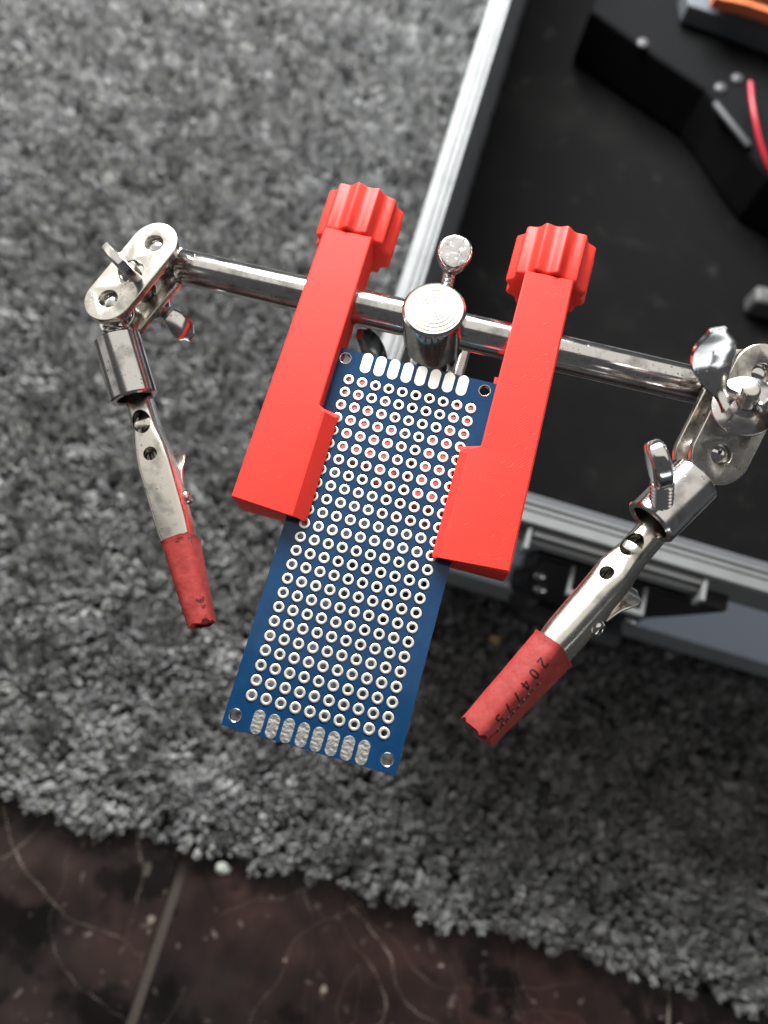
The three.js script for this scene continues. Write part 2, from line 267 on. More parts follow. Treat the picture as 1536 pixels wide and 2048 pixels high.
part(kase, 'bottom_trim', [bx(CX0 - 0.4, CX1, 0, 5, CZ0 - 4, CZ0 + 0.6, 0.7), bx(CX0 - 0.1, CX1, 5.2, 10, CZ0 - 4, CZ0 + 0.2, 0.7), bx(CX0 - 0.1, CX1, 10.2, 15, CZ0 - 4, CZ0 - 0.3, 0.5), bx(CX0 - 0.4, CX0 + 3, 0, 14, CZ1, CZ0 - 4.1, 0.7)], aluminium);
part(kase, 'top_trim', bx(CX0 + .5, CX1, 77, 82.5, CZ0 - 3, CZ0 - 0.4, .5), aluminium);
part(kase, 'lining_floor', bx(CX0 + 5.2, CX1, 1.5, 5, CZ1, CZ0 - 6, 0.5), lining);
{ // sloping side lining, with dark studs along its foot
  const s = shapeOf([[CX0 + 5.1, 5.1], [CX0 + 12.6, 5.1], [CX0 + 11.4, 50], [CX0 + 7.6, 94], [CX0 + 5.1, 94]]);
  part(kase, 'side_lining', new THREE.ExtrudeGeometry(s, { depth: CZ0 - 8 - CZ1, bevelEnabled: false }).translate(0, 0, CZ1), liner);
  for (let i = 0; i < 12; i++) part(kase, 'stud', new THREE.SphereGeometry(2.2, 14, 8).scale(0.8, 1.5, 1.2).translate(CX0 + 12.2, 18, -163 - i * 20.5), blackPlastic);
}
part(kase, 'front_lining', bx(CX0 + 7.6, CX1, 5.2, 94, CZ0 - 10.5, CZ0 - 7.7, 0.5), liner);
part(kase, 'back_panel', [bx(CX0, CX1, 0, 92, CZ1 - 5, CZ1, 0.5), bx(CX1, CX1 + 5, 0, 92, CZ1 - 5, CZ0, 0.5)], panelBlue);

{ // handle and its bracket on the front
  const s = new THREE.Shape(); const o = [[50, 84], [51.5, 74], [49.5, 66], [53, 60], [54, 50], [51, 42], [56, 33], [64, 27], [74, 22], [84, 24], [93, 33], [99, 42], [99.5, 52], [104, 63], [108, 73], [112, 84]];
  s.moveTo(...o[0]); s.splineThru(o.slice(1).map((p) => new THREE.Vector2(...p))); s.closePath();
  part(kase, 'handle_plate', new THREE.ExtrudeGeometry(s, { depth: 4, bevelEnabled: true, bevelSize: 1.4, bevelThickness: 1.4, bevelOffset: -1.4, bevelSegments: 4 }).translate(0, 0, CZ0 + 0.4), blackPlastic);
  part(kase, 'grip', [rod(V(58, 30, CZ0 + 8), V(98, 27, CZ0 + 8), 6, { bevel: 2.5 }), rod(V(61, 38, CZ0 + 3), V(58, 28, CZ0 + 8), 4.6, { bevel: 1.5 })], blackPlastic);
  part(kase, 'latch_rail', [bx(45.5, 99, 92, 93.8, CZ0 + 0.3, CZ0 + 2.6, 0.4), bx(45, 99.5, 87.5, 91.8, CZ0 + 2.2, CZ0 + 4.4, 0.5), bx(43.4, 45, 87, 94.5, CZ0 + 0.2, CZ0 + 7.6, 0.5), bx(99, 100.6, 87, 94.5, CZ0 + 0.2, CZ0 + 7.6, 0.5)], aluminium);
  part(kase, 'latch_loop', [bx(61, 62.4, 84, 86, CZ0 + 5.6, CZ0 + 15, 0.5), bx(84.6, 86, 84, 86, CZ0 + 5.6, CZ0 + 15, 0.5), bx(61, 86, 83.4, 86.2, CZ0 + 13.2, CZ0 + 15.4, 0.7)], aluminium);
  for (const [x, y, r] of [[56, 66, 2.2], [60.5, 50, 2.6], [96, 44, 2.4]]) part(kase, 'rivet', new THREE.SphereGeometry(r, 20, 12).scale(1, 1, 0.6).translate(x, y, CZ0 + 6), brightChrome);
}

// ------------------------------------------------------------------ what lies in the case
const dullBlack = new THREE.MeshPhysicalMaterial({ color: new THREE.Color(0.006, 0.006, 0.0062), roughness: 0.8, specularIntensity: 0.12, bumpMap: dataTex(256, 256, (u, v) => [cl(0.5 + fbm(u * 30, v * 30, 5))], false, 5, 5), bumpScale: 0.0002 });
const gadget = base('power_tool_box', [100, 5, -370]); tag(gadget, 'black plastic device with screws and orange lip in the case corner', 'device');
{
  const s = shapeOf([[33, -420], [27, -366], [62, -350], [88, -339], [97, -330], [112, -312], [124, -300], [190, -280], [190, -420]]);
  part(gadget, 'body', flatOut(s, 30, 2).translate(0, 36, 0), dullBlack);
  const bead = (x, y, z, r) => new THREE.SphereGeometry(r, 18, 10).scale(1, 0.55, 1).translate(x, y, z);
  const tin = new THREE.MeshStandardMaterial({ color: new THREE.Color(0.06, 0.056, 0.058), roughness: 0.5, metalness: 0.2 });
  for (const [x, z] of [[54.5, -354.5], [94.5, -341.5], [101.5, -350]]) part(gadget, 'screw', bead(x, 36.4, z, 3), tin);
  part(gadget, 'side_ridge', rod(V(93, 37, -331), V(112, 37, -312.5), 1.6), new THREE.MeshStandardMaterial({ color: new THREE.Color(0.035, 0.035, 0.035), roughness: 0.6 }));
  part(gadget, 'grey_flange', flatOut(shapeOf([[66, -383], [69, -371.5], [88, -370.5], [128, -366], [128, -386]]), 10, 1).translate(0, 48, 0), new THREE.MeshStandardMaterial({ color: new THREE.Color(0.075, 0.082, 0.09), roughness: 0.55 }));
  part(gadget, 'orange_lip', flatOut(shapeOf([[76, -381], [77, -364.5], [92, -366], [126, -364], [126, -381]]), 6, 0.8).translate(0, 60, 0), new THREE.MeshStandardMaterial({ color: new THREE.Color(0.5, 0.12, 0.04), roughness: 0.5 }));
  part(gadget, 'top_cover', flatOut(shapeOf([[84, -383], [85, -369.5], [96, -369], [126, -368], [126, -383]]), 4, 0.6).translate(0, 63.5, 0), new THREE.MeshStandardMaterial({ color: new THREE.Color(0.12, 0.08, 0.06), roughness: 0.6 }));
}
{
  const pts = [[1500, 165, 46], [1504, 205, 46], [1510, 240, 45], [1520, 285, 42], [1536, 332, 38], [1565, 390, 30]].map(([u, v, y]) => onY(u, v, y));
  const w = part(scene, 'red_wire', new THREE.TubeGeometry(new THREE.CatmullRomCurve3(pts), 60, 1.1, 10), new THREE.MeshPhysicalMaterial({ color: new THREE.Color(0.36, 0.012, 0.024), roughness: 0.35 }), { origin: null });
  tag(w, 'thin red insulated wire running down beside the black device', 'wire');
}
{
  const g = base('grey_connector', [117, 5, -221]); tag(g, 'grey plastic tool end lying on the black case floor at the edge', 'tool');
  const c = onY(1540, 590, 17), q = new THREE.Matrix4().makeRotationY(0.12).setPosition(c.x + 8, 12, c.z), gm = new THREE.MeshStandardMaterial({ color: new THREE.Color(0.07, 0.067, 0.064), roughness: 0.6 });
  part(g, 'body', new RoundedBoxGeometry(30, 13, 9, 4, 2.4).applyMatrix4(q), gm);
  part(g, 'collar', new RoundedBoxGeometry(24, 14.4, 4, 3, 1.4).applyMatrix4(q.clone().setPosition(c.x + 9, 12, c.z - 1)), gm);
}

// ------------------------------------------------------------------ board frame: x across, y up out of the board, z towards the near end; origin at the first hole
const B1 = D(0.96262, 0.2451, -0.11526), BN = D(-0.0507, -0.25496, -0.96562), B2 = D(-0.26606, 0.93537, -0.233);
const boardQ = new THREE.Quaternion().setFromRotationMatrix(new THREE.Matrix4().makeBasis(B1, BN, B2)), BO = V(-6.4446, -24.1773, 151.0933).applyMatrix3(toWorld).add(V(0, HEIGHT, 0));
const fromBoard = (x, y, z) => BO.clone().addScaledVector(B1, x).addScaledVector(BN, y).addScaledVector(B2, z);
const board = base('prototype_board', BO.toArray(), boardQ); tag(board, 'blue perforated prototyping circuit board held between the red clamps', 'circuit board');
{
  const x0 = -3.45, x1 = 26.4, z0 = -5.75, z1 = 64.3, pitch = 2.54;
  const s = shapeOf([[x0, z0], [x1, z0], [x1, z1], [x0, z1]]);
  for (let r = 0; r < 24; r++) for (let c = 0; c < 10; c++) s.holes.push(circlePath(c * pitch, r * pitch, 0.53));
  const mounts = [[-1.75, -3.93], [24.47, -3.95], [-1.63, 62.26], [24.45, 62.28]]; for (const m of mounts) s.holes.push(circlePath(...m, 1.02));
  const g = new THREE.ExtrudeGeometry(s, { depth: 0.7, bevelEnabled: false, curveSegments: 9 }).rotateX(Math.PI / 2);
  const W = 1024, H = 2048, cv = document.createElement('canvas'); cv.width = W; cv.height = H; const c2 = cv.getContext('2d');
  const X = (x) => (x - x0) / (x1 - x0) * W, Y = (z) => (z - z0) / (z1 - z0) * H, k = W / (x1 - x0);
  c2.fillStyle = 'rgb(14,55,90)'; c2.fillRect(0, 0, W, H);
  for (let i = 0; i < 900; i++) { c2.fillStyle = `rgba(${rnd() < .5 ? '40,85,140' : '8,36,78'},${rr(0.02, 0.07)})`; c2.beginPath(); c2.arc(rnd() * W, rnd() * H, rr(6, 60), 0, 7); c2.fill(); }
  c2.fillStyle = 'rgb(6,17,36)'; for (let r = 0; r < 24; r++) for (let c = 0; c < 10; c++) { c2.beginPath(); c2.arc(X(c * pitch), Y(r * pitch), 1.06 * k, 0, 7); c2.fill(); }
  c2.strokeStyle = 'rgb(14,44,86)'; c2.lineWidth = 4; for (const m of mounts) { c2.beginPath(); c2.arc(X(m[0]), Y(m[1]), 1.7 * k, 0, 7); c2.stroke(); }
  const tx = new THREE.CanvasTexture(cv); tx.colorSpace = THREE.SRGBColorSpace; tx.flipY = false;
  const nonIdx = g.index ? g.toNonIndexed() : g, p = nonIdx.attributes.position, n = nonIdx.attributes.normal, top = [], side = [], topUV = [], sN = [], tN = [];
  for (let i = 0; i < p.count; i += 3) { const up = Math.abs(n.getY(i)) > 0.5; for (let j = i; j < i + 3; j++) { (up ? top : side).push(p.getX(j), p.getY(j), p.getZ(j)); (up ? tN : sN).push(n.getX(j), n.getY(j), n.getZ(j)); if (up) topUV.push((p.getX(j) - x0) / (x1 - x0), (p.getZ(j) - z0) / (z1 - z0)); } }
  const mk = (a, b, u) => { const q = new THREE.BufferGeometry(); q.setAttribute('position', new THREE.Float32BufferAttribute(a, 3)); q.setAttribute('normal', new THREE.Float32BufferAttribute(b, 3)); if (u) q.setAttribute('uv', new THREE.Float32BufferAttribute(u, 2)); return q; };
  const maskRough = dataTex(256, 512, (u, v) => [0, cl(0.2 + 0.12 * fbm(u * 3, v * 6, 2)), 0]);
  part(board, 'substrate', mk(top, tN, topUV), new THREE.MeshPhysicalMaterial({ map: tx, roughness: 1, roughnessMap: maskRough, specularIntensity: 0.4, clearcoat: 0.3, clearcoatRoughness: 0.05 }), { keepUV: true });
  part(board, 'board_edge', mk(side, sN), new THREE.MeshStandardMaterial({ color: new THREE.Color(0.05, 0.19, 0.27), roughness: 0.6 }));
  const tinned = new THREE.MeshPhysicalMaterial({ color: new THREE.Color(0.97, 0.945, 0.885), metalness: 1, roughness: 0.42, bumpMap: dataTex(256, 256, tileTin(), false, 60, 60), bumpScale: 0.000015 });
  const ringGeo = shrink(clean(creased(lathe([[0.5, -0.22], [0.5, 0.0], [0.515, 0.035], [0.56, 0.055], [0.86, 0.055], [0.95, 0.035], [0.98, 0.0]].map(([a, b]) => [a, b]), 26), 0.9)));
  for (let r = 0; r < 24; r++) for (let c = 0; c < 10; c++) { const m = new THREE.Mesh(ringGeo, tinned); m.name = 'plated_hole'; m.position.set(c * pitch * MM, 0, r * pitch * MM); m.rotation.y = rr(0, 6.28); m.castShadow = m.receiveShadow = true; board.add(m); }
  const mountGeo = shrink(clean(creased(lathe([[0.97, -1.0], [0.97, 0.05], [1.02, 0.09], [1.1, 0.08], [1.15, 0.0]], 40), 0.8)));
  for (const [x, z] of mounts) { const m = new THREE.Mesh(mountGeo, brightChrome); m.name = 'mounting_hole'; m.position.set(x * MM, 0, z * MM); m.castShadow = m.receiveShadow = true; board.add(m); }
  const padShape = new THREE.Shape(); padShape.absarc(0, -1.02, 0.97, Math.PI, 0, false); padShape.absarc(0, 1.02, 0.97, 0, Math.PI, false); padShape.closePath();
  const padGeo = flatOut(padShape, 0.1, 0.045).translate(0, 0.07, 0), grainy = new THREE.MeshPhysicalMaterial({ color: new THREE.Color(0.84, 0.82, 0.77), metalness: 1, roughness: 0.3, bumpMap: dataTex(256, 256, (u, v) => [cl(0.5 + 0.9 * fbm(u * 7, v * 7, 2, 4))], false, 20, 20), bumpScale: 0.00007 });
  for (let i = 0; i < 8; i++) for (const [z, mt] of [[-3.9, tinned], [62.25, grainy]]) part(board, 'edge_pad', padGeo.clone().translate(2.3 + i * 2.575, 0, z), mt);
}
function tileTin() { return (u, v) => [cl(0.5 + 0.6 * fbm(u * 5, v * 5, 4, 3))]; }

// ------------------------------------------------------------------ red printed clamps on the bar
const barA = P(360, 532, 160.5), barB = P(1420, 776, 150), BAR_R = 3.45;
const csg = new Evaluator(); csg.attributes = ['position', 'normal', 'uv'];
const prep = (g) => { const q = g.index ? g.toNonIndexed() : g.clone(); if (!q.attributes.uv) q.setAttribute('uv', new THREE.Float32BufferAttribute(new Float32Array(q.attributes.position.count * 2), 2)); q.clearGroups(); return q; };
function cut(g, ...tools) { let a = new Brush(prep(g)); a.updateMatrixWorld(); for (const t of tools) { const b = new Brush(prep(t)); b.updateMatrixWorld(); a = csg.evaluate(a, b, SUBTRACTION); } const r = a.geometry; r.clearGroups(); return r.index ? r.toNonIndexed() : r; }
function knobGeo() {
  const s = new THREE.Shape(), n = 12, N = 240; for (let i = 0; i < N; i++) { const a = i / N * 6.28318, r = 7.85 - 0.9 * Math.pow(0.5 - 0.5 * Math.cos(a * n), 0.72); i ? s.lineTo(r * Math.cos(a), r * Math.sin(a)) : s.moveTo(r * Math.cos(a), r * Math.sin(a)); } s.closePath();
  return creased(new THREE.ExtrudeGeometry(s, { depth: 9.2, bevelEnabled: true, bevelSize: 0.8, bevelThickness: 0.6, bevelOffset: -0.8, bevelSegments: 3 }), 0.35);
}
const knobShape = knobGeo();
const invBoard = new THREE.Matrix4().compose(BO, boardQ, V(1, 1, 1)).invert();
const barLocal = rod(barA.clone().lerp(barB, -0.2), barA.clone().lerp(barB, 1.2), BAR_R + 0.02, { seg: 48 }).applyMatrix4(invBoard);
function clamp(label, o_) {
  const { xl, xr, side, lipTop, lipEdge, z0, z1, cx, turn, boardX } = o_;             // shank with the bar through it, then a C-shaped jaw that holds the board's edge
  const o = base('board_clamp', BO.toArray(), boardQ); tag(o, label, 'clamp', 'red printed clamps gripping the board');
  // the jaw's section, mirrored for the right clamp
  const sec = (outer, inner, d) => [[outer + 0.3, 3 - d], [lipTop, 3 - d], [lipTop + 0.5, 2.86 - d], [lipEdge - 0.25, 0.95], [lipEdge, 0.6], [lipEdge - 0.05, 0.12], [boardX - 0.15, 0.12], [boardX - 0.15, -1.15], [lipEdge + 0.4, -1.15], [lipEdge + 0.2, -3.2 + d], [inner - 0.2, -6 + d], [outer + 0.5, -6 + d], [outer + 0.05 + d, -5.5], [outer + d, 2.7]];
  const thin = (outer, inner, d) => [[outer + 0.3, 3 - d], [inner - 0.3, 3 - d], [inner - 0.08, 2.9 - d], [inner - d, 2.6], [inner - d, 1.8], [inner - d, 0.9], [inner - d, 0.1], [inner - d, -1.15], [inner - d, -2.2], [inner - d, -3.3], [inner - 0.3, -6 + d], [outer + 0.5, -6 + d], [outer + 0.05 + d, -5.5], [outer + d, 2.7]];
  const m = side, rings = [[-27.7, 0], [-27.4, 1], [z0, 1], [z0 + 0.25, 2], [z1 - 0.35, 2], [z1, 3]].map(([z, k]) => {
    const t = (z + 27.7) / (z1 + 27.7), outer = m * ((m > 0 ? xl : xr)[0] * (1 - t) + (m > 0 ? xl : xr)[1] * t), inner = m * ((m > 0 ? xr : xl)[0] * (1 - t) + (m > 0 ? xr : xl)[1] * t);
    const flat = (k < 2 ? thin : sec)(outer, k < 2 ? inner : boardX, k === 0 || k === 3 ? 0.3 : 0).map(([x, y]) => [m * x, y]);
    return { p: flat.map(([x, y], i) => V(x, y, z + (k === 2 && i > 0 && i < 4 ? 0.75 : 0))), flat };
  });
  const body = cut(loft(m > 0 ? rings.reverse() : rings), barLocal);
  part(o, 'body', creased(body, 0.3), redTop);
  part(o, 'screw', threadGeo(3.2, 0.5, 1.2, 8).applyMatrix4(frame(V(cx, -4, -31.5), V(0, 0, 1), V(0, 1, 0))), redPrint);
  part(o, 'knob', knobShape.clone().rotateZ(turn).translate(cx, -4, -37.6), redPrint);
  return o;
}
clamp('red printed clamp on the left side of the blue board', { side: 1, xl: [-12.45, -13.2], xr: [-3.05, -3.05], lipTop: -2.3, lipEdge: 0.35, z0: 7.1, z1: 27.4, cx: -7.6, turn: 0.12, boardX: -3.45 });
{
  const c = clamp('red printed clamp on the right side of the blue board', { side: -1, xl: [26.2, 26.5], xr: [35.2, 36.3], lipTop: -24.9, lipEdge: -22.95, z0: 7.4, z1: 28, cx: 30.6, turn: 0.36, boardX: -26.4 });
  part(c, 'bottom_catch', flatOut(shapeOf([[25.5, -8], [26.4, -8], [26.4, -1], [25.7, -0.5]]), 2.6, 0.3).translate(0, -2, 0), redPrint);
}

// ------------------------------------------------------------------ the helping-hand stand
const discC = P(868, 616, 148.5), postDir = V(0.16, -1, 0.02).normalize();
const stand = base('helping_hand_stand', [8, 96, -84]); tag(stand, 'chrome helping hand stand with crossbar, jointed arms and crocodile clips', 'helping hand');
part(stand, 'crossbar', rod(barA, barB, BAR_R, { bevel: 0.5, seg: 64 }), chrome);
{ // centre post with turned end face
  const M = frame(discC, postDir, D(0, -1, 0)), top = D(0, 0, -1);
  const axis = discC.clone().addScaledVector(postDir, 0);
  part(stand, 'post', creased(lathe([[5.0, 0.12], [5.35, 0.1], [5.75, 0.5], [5.85, 1.0], [5.85, 10.6], [5.2, 11.4], [3.0, 11.6], [3.0, 24]], 72), 0.5).applyMatrix4(M), chrome);
  const f = new THREE.CircleGeometry(5.2, 64).rotateX(Math.PI / 2); f.translate(0, 0.1, 0);
  part(stand, 'post_face', f.applyMatrix4(M), faceTurned, { keepUV: true });
  // thumb screw
  const a = P(893, 575, 153), b = P(900, 545, 152), d = D(0.2, -0.95, 0.2);
  part(stand, 'screw_shank', threadGeo(1.25, 0.28, 0.8, 8).applyMatrix4(frame(P(890, 590, 152.5), d, BN)), chrome);
  const hs = new THREE.Shape(); for (let i = 0; i < 60; i++) { const t = i / 60 * 6.283, r = 1, x = 3.2 * Math.sin(t) * (1 - 0.13 * Math.cos(t)), y = -3.7 * Math.cos(t); i ? hs.lineTo(x, y) : hs.moveTo(x, y); } hs.closePath();
  const head = creased(new THREE.ExtrudeGeometry(hs, { depth: 1.0, bevelEnabled: true, bevelSize: 0.8, bevelThickness: 0.8, bevelOffset: -0.8, bevelSegments: 5 }).translate(0, 3.3, -0.5), 0.5);
  part(stand, 'thumb_screw_head', head.applyMatrix4(frame(P(902, 542, 152), d, D(-0.05, 0, -1))), hammered);
}
function plateGeo(len, w, holes, thick) {
  const s = new THREE.Shape(); s.absarc(0, -len / 2, w / 2, Math.PI, 0, false); s.absarc(0, len / 2, w / 2, 0, Math.PI, false); s.closePath();
  for (const [y, r] of holes) s.holes.push(circlePath(0, y, r));
  return creased(new THREE.ExtrudeGeometry(s, { depth: thick - 0.5, bevelEnabled: true, bevelSize: 0.25, bevelThickness: 0.25, bevelOffset: -0.25, bevelSegments: 3, curveSegments: 28 }).translate(0, 0, -thick + 0.25), 0.45);
}
function ballJoint(name, { c, N, U, len, w, gap, ballA, holeA, barEnd }) {           // two plates with balls between; c is the middle of the upper plate's face
  const M = frameZ(c, N, U), G = (g) => g.clone().applyMatrix4(M);
  const holes = [[len / 2, 1.75], [0, 2.3], [-len / 2, 1.75]];
  part(stand, 'joint_plate', G(plateGeo(len, w, holes, 1.7)), nickel);
  part(stand, 'joint_plate', G(plateGeo(len, w, holes, 1.7).translate(0, 0, -gap)), nickel);
  const balls = [len / 2, -len / 2].map((y) => V(0, y, -(gap + 1.7) / 2).applyMatrix4(M));
  for (const b of balls) part(stand, 'ball', new THREE.SphereGeometry(gap / 2 + 0.15, 40, 28).translate(b.x, b.y, b.z), brightChrome);
  part(stand, 'joint_bolt', [G(threadGeo(1.45, 0.25, 0.75, gap + 6).rotateX(Math.PI / 2).translate(0, 0, -gap - 5)), G(rod(V(0, 0, -gap - 3.4), V(0, 0, -gap - 1.7), 3.2, { bevel: .4 }))], darkSteel);
  return { M, balls };
}
// left joint
const L = ballJoint('left', { c: P(262, 541, 153.5), N: D(-0.1, -0.32, -0.93), U: D(0.51, -0.86, 0), len: 13.8, w: 9.2, gap: 6.6 });
part(stand, 'neck', rod(L.balls[0], barA.clone().lerp(barB, 0.02), 1.9), chrome);
{ // T-head standing out of the middle hole, and the wing nut below
  const T = D(0.75, -0.66, 0), s = shapeOf([[-2.4, -1], [2.4, -1], [3.4, 3.2], [3.6, 6.4], [2.6, 8], [0.8, 8.3], [-0.8, 8.3], [-2.6, 8], [-3.6, 6.4], [-3.4, 3.2]]);
  const head = creased(new THREE.ExtrudeGeometry(s, { depth: 0.9, bevelEnabled: true, bevelSize: 0.5, bevelThickness: 0.5, bevelOffset: -0.5, bevelSegments: 3 }).translate(0, 0, -0.45), 0.4);
  const n = D(-0.2, -0.2, -0.95), M = new THREE.Matrix4(), Z = T.clone().addScaledVector(n, -T.dot(n)).normalize(), Xv = n.clone().cross(Z);
  M.makeBasis(Xv, n, Z).setPosition(V(0, 0, -1.4).applyMatrix4(L.M));
  part(stand, 'bolt_wing', head.applyMatrix4(M), brightChrome);
  const q = (x, y, z) => V(x, y, z).applyMatrix4(L.M), base_ = -9.4;
  part(stand, 'wing_nut', [rod(q(0, 0, base_ - 3), q(0, 0, base_), 3.4), strap([q(2, 0, base_ - 1.5), q(4.8, -.3, base_ - 2.2), q(7.2, -0.6, base_ - 4.4), q(8.6, -.8, base_ - 6.4)], L.M.clone().extractRotation(L.M) && V(0, 1, 0).transformDirection(L.M), [1.2, 1.5, 2.3, 2.2, 0.8], 1.0), strap([q(-2, 0, base_ - 1.5), q(-4.8, .3, base_ - 2.2), q(-7.2, 0.6, base_ - 4.4), q(-8.6, .8, base_ - 6.4)], V(0, 1, 0).transformDirection(L.M), [1.2, 1.5, 2.3, 2.2, 0.8], 1.0)], brightChrome);
}
// right joint
const R = ballJoint('right', { c: P(1484, 829, 138.5), N: D(0.06, 0.06, -0.99), U: D(0.44, -0.9, 0), len: 15, w: 10.2, gap: 6.8 });
part(stand, 'neck', rod(R.balls[0].clone().lerp(R.balls[1], 0.12), barB.clone().lerp(barA, 0.02), 1.9), chrome);
{
  const q = (x, y, z) => V(x, y, z).applyMatrix4(R.M), yd = V(0, 1, 0).transformDirection(R.M), xd = V(1, 0, 0).transformDirection(R.M);
  const tip = P(1503, 778, 130), root = V(0, 0, 0.2).applyMatrix4(R.M), ax = tip.clone().sub(root).normalize();
  part(stand, 'bolt_tip', [threadGeo(1.5, 0.28, 0.8, root.distanceTo(tip) - 0.5).applyMatrix4(frame(root, ax, xd)), rod(root.clone().addScaledVector(ax, root.distanceTo(tip) - 0.8), tip, 1.22, { bevel: 0.25 })], nickel);
  const hub = root.clone().addScaledVector(ax, 2.2), side = D(-0.62, -0.55, 0), up = ax, w = (a, b, c) => hub.clone().addScaledVector(side, a).addScaledVector(up, b).addScaledVector(side.clone().cross(up), c);
  const cr = side.clone().cross(up).normalize();
  part(stand, 'wing_nut', [
    lathe([[1.5, 0], [4.8, 0], [5.3, 0.4], [5.2, 1.3], [2.6, 1.5], [1.6, 2.4]], 40).applyMatrix4(frame(hub, ax, xd)),
    strap([P(1462, 806, 132.5), P(1438, 776, 132), P(1428, 735, 130.5), P(1428, 695, 128), P(1436, 658, 125.5)], D(0.95, 0.1, 0.32), [2.4, 1.5, 2.7, 3.5, 3.2, 1.3], 0.95),
    strap([P(1540, 796, 132.5), P(1560, 806, 132), P(1572, 835, 130.5), P(1580, 872, 128), P(1580, 905, 125.5)], D(0.95, 0.1, 0.32), [2.4, 1.6, 2.6, 3.0, 2.5, 0.7], 0.95)], chrome);
}
function ferrule(a, b, r, ball) {
  const d = b.clone().sub(a), Ln = d.length(), M = frame(a, d, BN);
  part(stand, 'ferrule', creased(lathe([[0.01, 0.3], [r - 1.1, 0], [r - 0.3, 0], [r, 0.3], [r, Ln - 0.3], [r - 0.25, Ln], [r - 1.15, Ln], [r - 1.3, Ln - 0.3], [r - 1.3, Ln - 7], [0.01, Ln - 7]], 64), 0.4).applyMatrix4(M), chrome);
  const nd = a.clone().sub(ball).normalize(), nl = a.distanceTo(ball);
  part(stand, 'neck', threadGeo(r * 0.6, 0.3, 0.9, nl + 1).applyMatrix4(frame(ball, nd, BN)), chrome);
}
const fLa = P(234, 676, 156), fLb = P(269, 797, 155); ferrule(fLa, fLb, 4.4, L.balls[1]);
const fRa = P(1390, 957, 142), fRb = P(1299, 1046, 140.5); ferrule(fRa, fRb, 4.7, R.balls[1]);
{ // thumb screw on the right ferrule
  const a = P(1323, 1006, 137.5), d = D(-0.22, -0.66, -0.72), b = a.clone().addScaledVector(d, 4.6);
  part(stand, 'screw_shank', threadGeo(1.95, 0.3, 0.82, 5).applyMatrix4(frame(a, d, D(1, 0, 0))), brightChrome);
  const s = new THREE.Shape(); for (let i = 0; i < 60; i++) { const t = i / 60 * 6.283, x = 3.4 * Math.sin(t) * (1 - 0.12 * Math.cos(t)), y = 4.3 - 4.6 * Math.cos(t); i ? s.lineTo(x, y) : s.moveTo(x, y); } s.closePath();
  const g = creased(new THREE.ExtrudeGeometry(s, { depth: 1.2, bevelEnabled: true, bevelSize: 1.0, bevelThickness: 0.9, bevelOffset: -1.0, bevelSegments: 5 }).translate(0, 0, -0.6), 0.5);
  part(stand, 'thumb_screw_head', g.applyMatrix4(frame(b, D(-0.34, -0.66, -0.66), D(-0.9, 0.25, 0.1))), brightChrome);
}
// crocodile clips
const rubber = (marks) => {
  const W = 1024, H = 1024, cv = document.createElement('canvas'); cv.width = W; cv.height = H; const c = cv.getContext('2d');
  c.fillStyle = 'rgb(154,54,50)'; c.fillRect(0, 0, W, H);
  for (let i = 0; i < 500; i++) { c.fillStyle = `rgba(${rnd() < .6 ? '196,96,90' : '104,26,28'},${rr(0.02, 0.09)})`; c.beginPath(); c.arc(rnd() * W, rnd() * H, rr(8, 60), 0, 7); c.fill(); }
  for (let i = 0; i < 260; i++) { c.fillStyle = `rgba(50,22,20,${rr(0.05, 0.4)})`; c.beginPath(); c.ellipse(rnd() * W, (rnd() < .4 ? (rnd() < .5 ? rr(0, .08) : rr(.92, 1)) : rnd()) * H, rr(1.5, 5), rr(1.5, 9), rr(0, 3), 0, 7); c.fill(); }
  marks(c, W, H); const t = new THREE.CanvasTexture(cv); t.colorSpace = THREE.SRGBColorSpace; t.flipY = false; t.wrapS = THREE.RepeatWrapping;
  return new THREE.MeshPhysicalMaterial({ map: t, roughness: 0.48, specularIntensity: 0.5, sheen: 0.15, sheenColor: new THREE.Color(0.6, 0.2, 0.2), bumpMap: dataTex(256, 256, (u, v) => [cl(0.5 + fbm(u * 18, v * 12, 5))], false), bumpScale: 0.00006 });
};
const smudgeOrShade = (c, x, y, r, a) => { for (let i = 0; i < 26; i++) { c.fillStyle = `rgba(40,14,14,${rr(0.1, a)})`; c.beginPath(); c.ellipse(x + rr(-r, r), y + rr(-r, r), rr(3, r * 0.6), rr(3, r * 0.5), rr(0, 3), 0, 7); c.fill(); } };
function uRing(y, w, h, r, t, lift = 0) {                                            // inverted-U section, walls of thickness t, in local x and z
  const arc = (rad, ww, hh) => { const q = [[ww, -hh]]; for (let i = 0; i <= 6; i++) { const a = i / 6 * Math.PI / 2; q.push([ww - rad + rad * Math.cos(a), -rad + rad * Math.sin(a)]); } for (let i = 0; i <= 6; i++) { const a = Math.PI / 2 + i / 6 * Math.PI / 2; q.push([-ww + rad + rad * Math.cos(a), -rad + rad * Math.sin(a)]); } q.push([-ww, -hh]); return q; };
  const o = arc(r, w, h), inn = arc(Math.max(r - t, 0.15), w - t, h - t).map(([x, z]) => [x, z - t]).reverse(), flat = [...o, ...inn];
  return { p: flat.map(([x, z]) => V(x, y, z + lift)), flat };
}
function roundRect(w, h, r, g = 0, gd = 0, n = 6) { const q = []; const cs = [[w - r, h - r, 0], [-w + r, h - r, 1], [-w + r, -h + r, 2], [w - r, -h + r, 3]]; for (const [x, z, k] of cs) for (let i = 0; i <= n; i++) { const a = (k + i / n) * Math.PI / 2; q.push([x + r * Math.cos(a), z + r * Math.sin(a)]); if (k === 1 && i === n) q.push([-w, h - r - 0.2 - g], [-w + gd, h - r - 0.35 - g * 1.5], [-w - 0.12 * Math.sign(g), h - r - 0.5 - g * 2]); } return q; }
